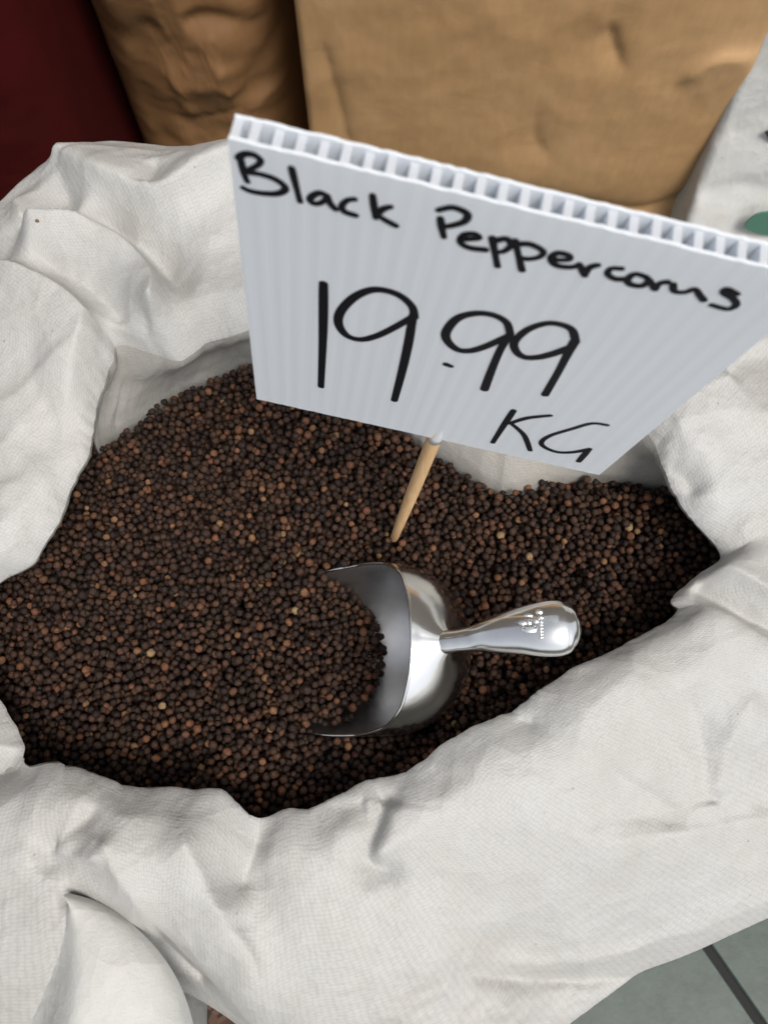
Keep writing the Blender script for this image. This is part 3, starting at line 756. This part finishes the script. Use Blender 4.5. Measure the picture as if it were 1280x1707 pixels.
# ink strokes
def to_plane(px, py):
    d = ray(px, py); t = ((BL-CAM) @ nv_)/(d @ nv_); p = CAM+d*t-BL
    return np.array([p @ hv, p @ upv])
def ribbon_word(name, strokes, tf, width, label=None):
    V = []; Fc = []
    for s in strokes:
        w0 = width
        if isinstance(s, tuple) and isinstance(s[0], float): w0 = s[0]; s = s[1]
        P = np.array([to_plane(*tf(x, y)) for x, y in s])
        n = max(6, 7*len(P)); 
        P = catmull(P, n) if len(P) > 2 else np.array([P[0]*(1-t)+P[-1]*t for t in np.linspace(0, 1, n)])
        tg = np.gradient(P, axis=0); tg /= np.linalg.norm(tg, axis=1)[:, None]+1e-12
        nr = np.stack([-tg[:, 1], tg[:, 0]], 1)
        wv = w0/2*(1+.10*np.sin(np.linspace(0, 5, n)+len(V)))
        lift = .00012+.00001*random.random()*8
        o = len(V)
        # body
        for i in range(n):
            for sgn in (1, -1):
                q = P[i]+nr[i]*wv[i]*sgn; V.append(SP(q[0], q[1], lift))
        for i in range(n-1): Fc.append((o+2*i, o+2*i+1, o+2*i+3, o+2*i+2))
        for end, i in ((-1, 0), (1, n-1)):
            c = len(V); V.append(SP(P[i][0], P[i][1], lift)); 
            st = len(V)
            for q in range(9):
                a = -math.pi/2+q/8*math.pi; dirr = tg[i]*end*math.cos(a)+nr[i]*math.sin(a)
                z = P[i]+dirr*wv[i]; V.append(SP(z[0], z[1], lift))
            for q in range(8): Fc.append((c, st+q, st+q+1))
    o = mesh_obj(name, V, Fc, M['ink'], sign, False)
    if label: o['label'] = label
c3 = lambda x, y: (370+x/4, 160+y/4)
c4 = lambda x, y: (700+x/2.207, 300+y/2.207)
c5 = lambda x, y: (500+x/2.327, 440+y/2.327)
ribbon_word('lettering', [
 [(118, 395), (135, 460), (150, 520), (170, 568)], [(110, 412), (150, 385), (212, 390), (258, 425), (245, 455), (210, 475), (165, 500)],
 [(180, 508), (260, 520), (350, 550), (415, 595), (418, 628), (360, 650), (260, 645), (185, 630), (142, 610)],
 [(465, 480), (490, 580), (522, 700)],
 [(705, 665), (655, 645), (605, 662), (588, 692), (620, 716), (670, 705), (705, 668)], [(705, 662), (722, 712), (758, 752)],
 [(885, 685), (835, 693), (800, 730), (818, 768), (890, 793)],
 [(1005, 660), (1014, 735), (1025, 810)], [(1125, 735), (1075, 750), (1030, 790)], [(1030, 785), (1090, 825), (1160, 862)]], c3, .0019, 'word Black in black marker')
ribbon_word('lettering', [
 [(75, 140), (80, 172), (88, 208)], [(68, 110), (120, 100), (172, 122), (165, 150), (120, 166), (80, 172)],
 [(155, 216), (215, 212), (200, 196), (160, 200), (148, 226), (180, 247), (240, 255)],
 [(266, 212), (275, 262), (285, 315)], [(268, 225), (315, 215), (335, 237), (310, 260), (275, 264)],
 [(350, 222), (362, 275), (375, 330)], [(350, 235), (405, 235), (452, 260), (440, 281), (400, 289), (368, 285)],
 [(490, 292), (545, 292), (545, 276), (505, 268), (482, 287), (500, 312), (550, 320), (582, 313)],
 [(585, 308), (597, 330), (606, 350)], [(606, 350), (622, 322), (652, 312)],
 [(740, 325), (702, 325), (690, 345), (715, 362), (748, 364)],
 [(830, 355), (790, 345), (762, 365), (775, 383), (815, 388), (840, 370), (830, 355)],
 [(845, 368), (855, 385), (864, 400)], [(866, 398), (880, 380), (908, 374)],
 [(930, 383), (936, 408), (975, 411), (1010, 400), (1028, 422), (1042, 440)],
 [(1165, 418), (1128, 400), (1118, 414), (1150, 434), (1162, 458), (1130, 473), (1072, 458)]], c4, .0020, 'word Peppercorns in black marker')
ribbon_word('lettering', [
 [(92, 75), (90, 270), (82, 475)],
 [(445, 205), (432, 160), (375, 115), (290, 98), (215, 125), (160, 180), (150, 230), (180, 275), (235, 292), (300, 277), (370, 243), (432, 207)],
 [(443, 185), (436, 215), (420, 310), (395, 420), (366, 528)],
 (0.0024, [(566, 388), (584, 395)]),
 [(815, 268), (800, 225), (750, 197), (680, 190), (610, 210), (568, 260), (572, 297), (610, 330), (660, 335), (720, 318), (800, 282)],
 [(812, 275), (780, 325), (745, 405), (715, 485)],
 [(1068, 300), (1055, 255), (1010, 233), (950, 230), (880, 255), (832, 300), (838, 337), (870, 360), (920, 361), (980, 347), (1050, 322)],
 [(1064, 300), (1040, 343), (1000, 420), (950, 506)]], c5, .0029, 'price 19.99 in bold black marker')
ribbon_word('lettering', [
 (0.0024, [(828, 568), (790, 625), (747, 692)]), [(970, 587), (880, 597), (812, 618)], [(815, 615), (868, 662), (892, 722)],
 [(1190, 624), (1130, 618), (1050, 640), (970, 665), (936, 690), (950, 711), (1000, 729), (1060, 729), (1122, 717)], (0.0025, [(1120, 718), (1103, 738), (1080, 765)])], c5, .0022, 'letters KG in black marker')
# stick: inside the flute and down into the pepper
top_s = SP(*to_plane(752, 690), -TT*.5); bot = at_z(657, 897, PZ+.002)
mid = SP(*to_plane(723, 738), -TT*.35)
axis = (bot-mid)/np.linalg.norm(bot-mid)
def tube(name, pts, rads, mt, parent, nq=20):
    pts = np.array(pts); V = []
    for i, p in enumerate(pts):
        tg = pts[min(i+1, len(pts)-1)]-pts[max(0, i-1)]; tg /= np.linalg.norm(tg)
        s = np.cross(tg, [1, 0, 0]); s /= np.linalg.norm(s); u2 = np.cross(tg, s)
        for q in range(nq): a = q/nq*2*math.pi; V.append(p+(s*math.cos(a)+u2*math.sin(a))*rads[i])
    f = [(i*nq+q, i*nq+(q+1) % nq, (i+1)*nq+(q+1) % nq, (i+1)*nq+q) for i in range(len(pts)-1) for q in range(nq)]
    f.append(list(range(nq))[::-1]); f.append([(len(pts)-1)*nq+q for q in range(nq)])
    return mesh_obj(name, V, f, mt, parent)
Ls = np.linalg.norm(bot-mid)
sp_pts = [mid-axis*.02, mid-axis*.001]; sp_r = [.0028, .0034]
for q in np.linspace(0, 1, 12)[1:]:
    sp_pts.append(mid+axis*Ls*q); sp_r.append(.0034-.0009*max(0, q-.45)/.55)
sp_pts += [bot+axis*.002, bot+axis*.004]; sp_r += [.0021, .0009]
tube('wooden_stick', sp_pts, sp_r, M['wood'], sign)
# plastic bulging where the stick is pushed in
q0 = to_plane(723, 739); q1 = to_plane(752, 693)
bp = [SP(*(q0*(1-t)+q1*t), -.0026-.0009*t) for t in np.linspace(0, 1, 8)]
tube('pushed_out_plastic', bp, [.0036, .0035, .0033, .0031, .0029, .0027, .0024, .0022], M['sign'], sign)

# ------------------------------------------------------------------ peppercorns
def pile(x, y):
    z = .006*np.exp(-(((x+.05)/.10)**2+((y-.12)/.09)**2))
    z = z-.010*np.clip((-.08-x)/.12, 0, 1)*np.clip((.10-y)/.1, 0, 1)
    z = z+.0025*fbm(np.asarray(x)*18+3, np.asarray(y)*18, 91, 2)
    return z
import itertools
lip = ring[:, 1][::4, :2]           # the wall at pepper level, slightly enlarged, bounds the heap
def inside(px, py, poly):
    c = np.zeros(px.shape, bool); n = len(poly); j = n-1
    for i in range(n):
        xi, yi = poly[i]; xj, yj = poly[j]
        m = ((yi > py) != (yj > py)) & (px < (xj-xi)*(py-yi)/(yj-yi+1e-12)+xi); c ^= m; j = i
    return c
R0 = .00222
xmin, ymin = lip.min(0)-.004; xmax, ymax = lip.max(0)+.004
xmin = max(xmin, -.285)
NDROP = int((xmax-xmin)*(ymax-ymin)/(R0*R0*4)*5.2)
cs = R0*3.6; gx = int((xmax-xmin)/cs)+3; gy = int((ymax-ymin)/cs)+3
cells = {}
res = []
rx = rng.uniform(xmin, xmax, NDROP); ry = rng.uniform(ymin, ymax, NDROP); rr = R0*rng.normal(1, .13, NDROP).clip(.66, 1.34)
ok = inside(rx, ry, lip*1.0)
rx, ry, rr = rx[ok], ry[ok], rr[ok]
cand = rng.normal(0, 1, (7, 2))
sqrt = math.sqrt
for x, y, r in zip(rx.tolist(), ry.tolist(), rr.tolist()):
    ci = int((x-xmin)/cs); cj = int((y-ymin)/cs)
    nb = []
    for a in (ci-1, ci, ci+1):
        for b_ in (cj-1, cj, cj+1):
            c_ = cells.get((a, b_))
            if c_: nb.extend(c_)
    bz = 9; bx = x; by = y
    for k_ in range(16):
        X_ = x+(random.random()-.5)*R0*3.2*(k_ > 0); Y_ = y+(random.random()-.5)*R0*3.2*(k_ > 0)
        z = 0.0
        for (qx, qy, qz, qr) in nb:
            dx = X_-qx; dy = Y_-qy; d2 = dx*dx+dy*dy; s = r+qr
            if d2 < s*s:
                h = qz+sqrt(s*s-d2)
                if h > z: z = h
        if z < bz: bz = z; bx = X_; by = Y_
    it = (bx, by, bz, r)
    res.append(it); cells.setdefault((int((bx-xmin)/cs), int((by-ymin)/cs)), []).append(it)
res = np.array(res)
zt = np.percentile(res[:, 2], 88)
xs, ys, zr, rs = res.T
zz = PZ+pile(xs, ys)+(zr-zt)
# heap inside the scoop's mouth: drops back towards the bowl's floor
inb = (np.abs(ys-SY) < SR-.001) & (xs > -.045) & (xs < .03)
drop = np.clip((xs+.041)*.62, 0, .06)
zz = np.where(inb, zz-drop*1.0, zz)
# clear everything that the scoop's shell or its hollow back would displace
dyz = np.hypot(ys-SY, zz-SZ); zrel = zz-PZ
xr_ = xcut(zrel)
rc = np.where(xs > SX, np.sqrt(((xs-SX)/.96)**2+dyz**2), dyz)
behind = xs > xr_-.0015
hit = behind & (np.abs(rc-SR+.0006) < rs*.9+.0008)
hollow = (rc < SR) & (xs > .004)
under_floor = inb & (rc > SR-.003) & (xs > -.045) & (zz < SZ)
keep = ~hit & ~hollow & ~(inb & (xs > .0005-.034*((ys-SY)/SR)**2) & (xs < .02))
keep &= ~(inb & (zrel < .0) & (rc > SR-.0018-rs) & (rc < SR+.004))
# outside the shell below the bowl nothing can be seen: keep the level heap there
# stick
dd = np.hypot(xs-bot[0], ys-bot[1]); keep &= ~((dd < rs+.0014) & (np.abs(zz-bot[2]) < .004))
keep &= zr > zt-np.where((np.abs(ys-SY) < .06) & (xs < .06) & (xs > -.13), .03, .0160)
xs, ys, zz, rs = xs[keep], ys[keep], zz[keep], rs[keep]
# a shell-free second population fills the place outside the bowl that the scoop's inner heap shifted
print('peppercorns', len(xs))
# kernel mesh variants
import bmesh
kern = []
for v in range(6):
    bm = bmesh.new(); bmesh.ops.create_icosphere(bm, subdivisions=2, radius=1.0)
    bm.verts.ensure_lookup_table()
    P = np.array([tuple(q.co) for q in bm.verts]); r_ = np.random.default_rng(v)
    P = P*(1+r_.normal(0, .055, (len(P), 1)))*np.array([1, 1+r_.normal(0, .06), .90])
    Fk = np.array([[q.index for q in f.verts] for f in bm.faces]); bm.free(); kern.append((P, Fk))
depth = (np.stack([xs, ys, zz], 1)-CAM) @ F
pxx = 640+FP*(xs)/depth; pyy = 853.5-FP*((np.stack([xs, ys, zz], 1)-CAM) @ U)/depth
# a peppercorn counts as in view when it lies on top and inside the frame, clear of the cuff
toplayer = zz > PZ+pile(xs, ys)-.0022
lip_poly = np.array([(640+FP*p[0]/((p-CAM) @ F), 853.5-FP*((p-CAM) @ U)/((p-CAM) @ F)) for p in ring[::4, 3]])
shr = lip_poly.mean(0)+(lip_poly-lip_poly.mean(0))*.97
vis = toplayer & inside(pxx, pyy, shr) & (pxx > 20) & (pxx < 1260) & ~((pxx > 500) & (pxx < 990) & (pyy > 930) & (pyy < 1240))
size = rs/depth; order = np.argsort(-np.where(vis, size, 0))[:300]
single = np.zeros(len(xs), bool); single[order] = True
idx = np.where(~single)[0]
def rotmats(n, g):
    q = g.normal(size=(n, 4)); q /= np.linalg.norm(q, axis=1)[:, None]; a, b_, c, d = q.T
    return np.stack([np.stack([1-2*(c*c+d*d), 2*(b_*c-a*d), 2*(b_*d+a*c)], -1), np.stack([2*(b_*c+a*d), 1-2*(b_*b_+d*d), 2*(c*d-a*b_)], -1), np.stack([2*(b_*d-a*c), 2*(c*d+a*b_), 1-2*(b_*b_+c*c)], -1)], 1)
RM = rotmats(len(idx), rng)
low = []
bm = bmesh.new(); bmesh.ops.create_icosphere(bm, subdivisions=1, radius=1.06); bm.verts.ensure_lookup_table()
lowk = (np.array([tuple(q.co) for q in bm.verts]), np.array([[q.index for q in f.verts] for f in bm.faces])); bm.free()
deep = zr[keep][idx] < zt-.0062
allV = []; allF = []; off = 0
for v in range(7):
    sel = deep if v == 6 else ((np.arange(len(idx)) % 6 == v) & ~deep); ii = idx[sel]; Rm = RM[sel]; P, Fk = kern[v] if v < 6 else lowk
    VV = np.einsum('nij,kj->nki', Rm, P)*rs[ii][:, None, None]+np.stack([xs[ii], ys[ii], zz[ii]], 1)[:, None]
    n = len(ii); allV.append(VV.reshape(-1, 3)); allF.append((Fk[None]+(np.arange(n)*len(P))[:, None, None]+off).reshape(-1, 3)); off += n*len(P)
allV = np.concatenate(allV); allF = np.concatenate(allF)
me = bpy.data.meshes.new('peppercorn_heap')
me.vertices.add(len(allV)); me.vertices.foreach_set('co', allV.astype(np.float32).ravel())
me.loops.add(allF.size); me.loops.foreach_set('vertex_index', allF.astype(np.int32).ravel())
me.polygons.add(len(allF)); me.polygons.foreach_set('loop_start', (np.arange(len(allF))*3).astype(np.int32))
me.polygons.foreach_set('use_smooth', np.ones(len(allF), bool)); me.update(calc_edges=True); me.validate()
me.materials.append(M['pepper'])
heap = link(bpy.data.objects.new('peppercorn_heap', me))
heap.color = (0, 0, 0, 1)
tag(heap, 'heap of dark brown peppercorns filling the open white sack', 'peppercorns', None, 'stuff')
singles_me = []
for P, Fk in kern:
    m1 = bpy.data.meshes.new('peppercorn'); m1.from_pydata(P.tolist(), [], Fk.tolist()); m1.materials.append(M['pepper'])
    m1.polygons.foreach_set('use_smooth', [True]*len(m1.polygons)); singles_me.append(m1)
for n, i in enumerate(order):
    o = link(bpy.data.objects.new('peppercorn', singles_me[n % 6])); o.location = (xs[i], ys[i], zz[i]); o.scale = (rs[i],)*3
    o.rotation_euler = (random.random()*6, random.random()*6, random.random()*6)
    tone = random.random(); o.color = (tone, 1, 0, 1)
    tn = 'pale tan' if tone > .99 else 'orange-brown' if tone > .95 else 'reddish brown' if tone > .84 else 'mid brown' if tone > .45 else 'dark brown' if tone > .2 else 'nearly black'
    x_, y_ = pxx[i], pyy[i]
    if y_ > 1250: rg = 'by the dip in the front rim' if x_ > 330 else 'close to the lower left rim'
    elif y_ > 1120: rg = 'left of the scoop tip' if x_ < 520 else 'between the scoop bowl and the front rim'
    elif x_ < 330: rg = 'in the left part of the heap'
    elif x_ < 540: rg = 'just left of the scoop mouth'
    elif x_ < 820: rg = 'between the wooden stick and the scoop'
    else: rg = 'right of the scoop handle'
    tag(o, ('large ' if rs[i] > R0*1.28 else '')+tn+' peppercorn in the heap, '+rg, 'peppercorn', 'peppercorns on top of the heap')
# dark bed under the visible layers (the rest of the sack's contents)
bx_, by_ = 90, 70; gxv = np.linspace(xmin, xmax, bx_); gyv = np.linspace(ymin, ymax, by_)
GX, GY = np.meshgrid(gxv, gyv, indexing='ij'); GZ = PZ+pile(GX, GY)-.0130
insc = (np.abs(GY-SY) < SR+.004) & (GX > -.10) & (GX < SX+SR+.006)
GZ = np.where(insc, GZ-.05, GZ)
mk = inside(GX, GY, (lip-lip.mean(0))*1.01+lip.mean(0))
fc = [f for f in grid_faces(bx_, by_) if all(mk.ravel()[v] for v in f)]
bed = mesh_obj('peppercorn_bed', np.stack([GX, GY, GZ], -1).reshape(-1, 3), fc, M['pepper'], heap)
bed.color = (.05, 1, 0, 1)
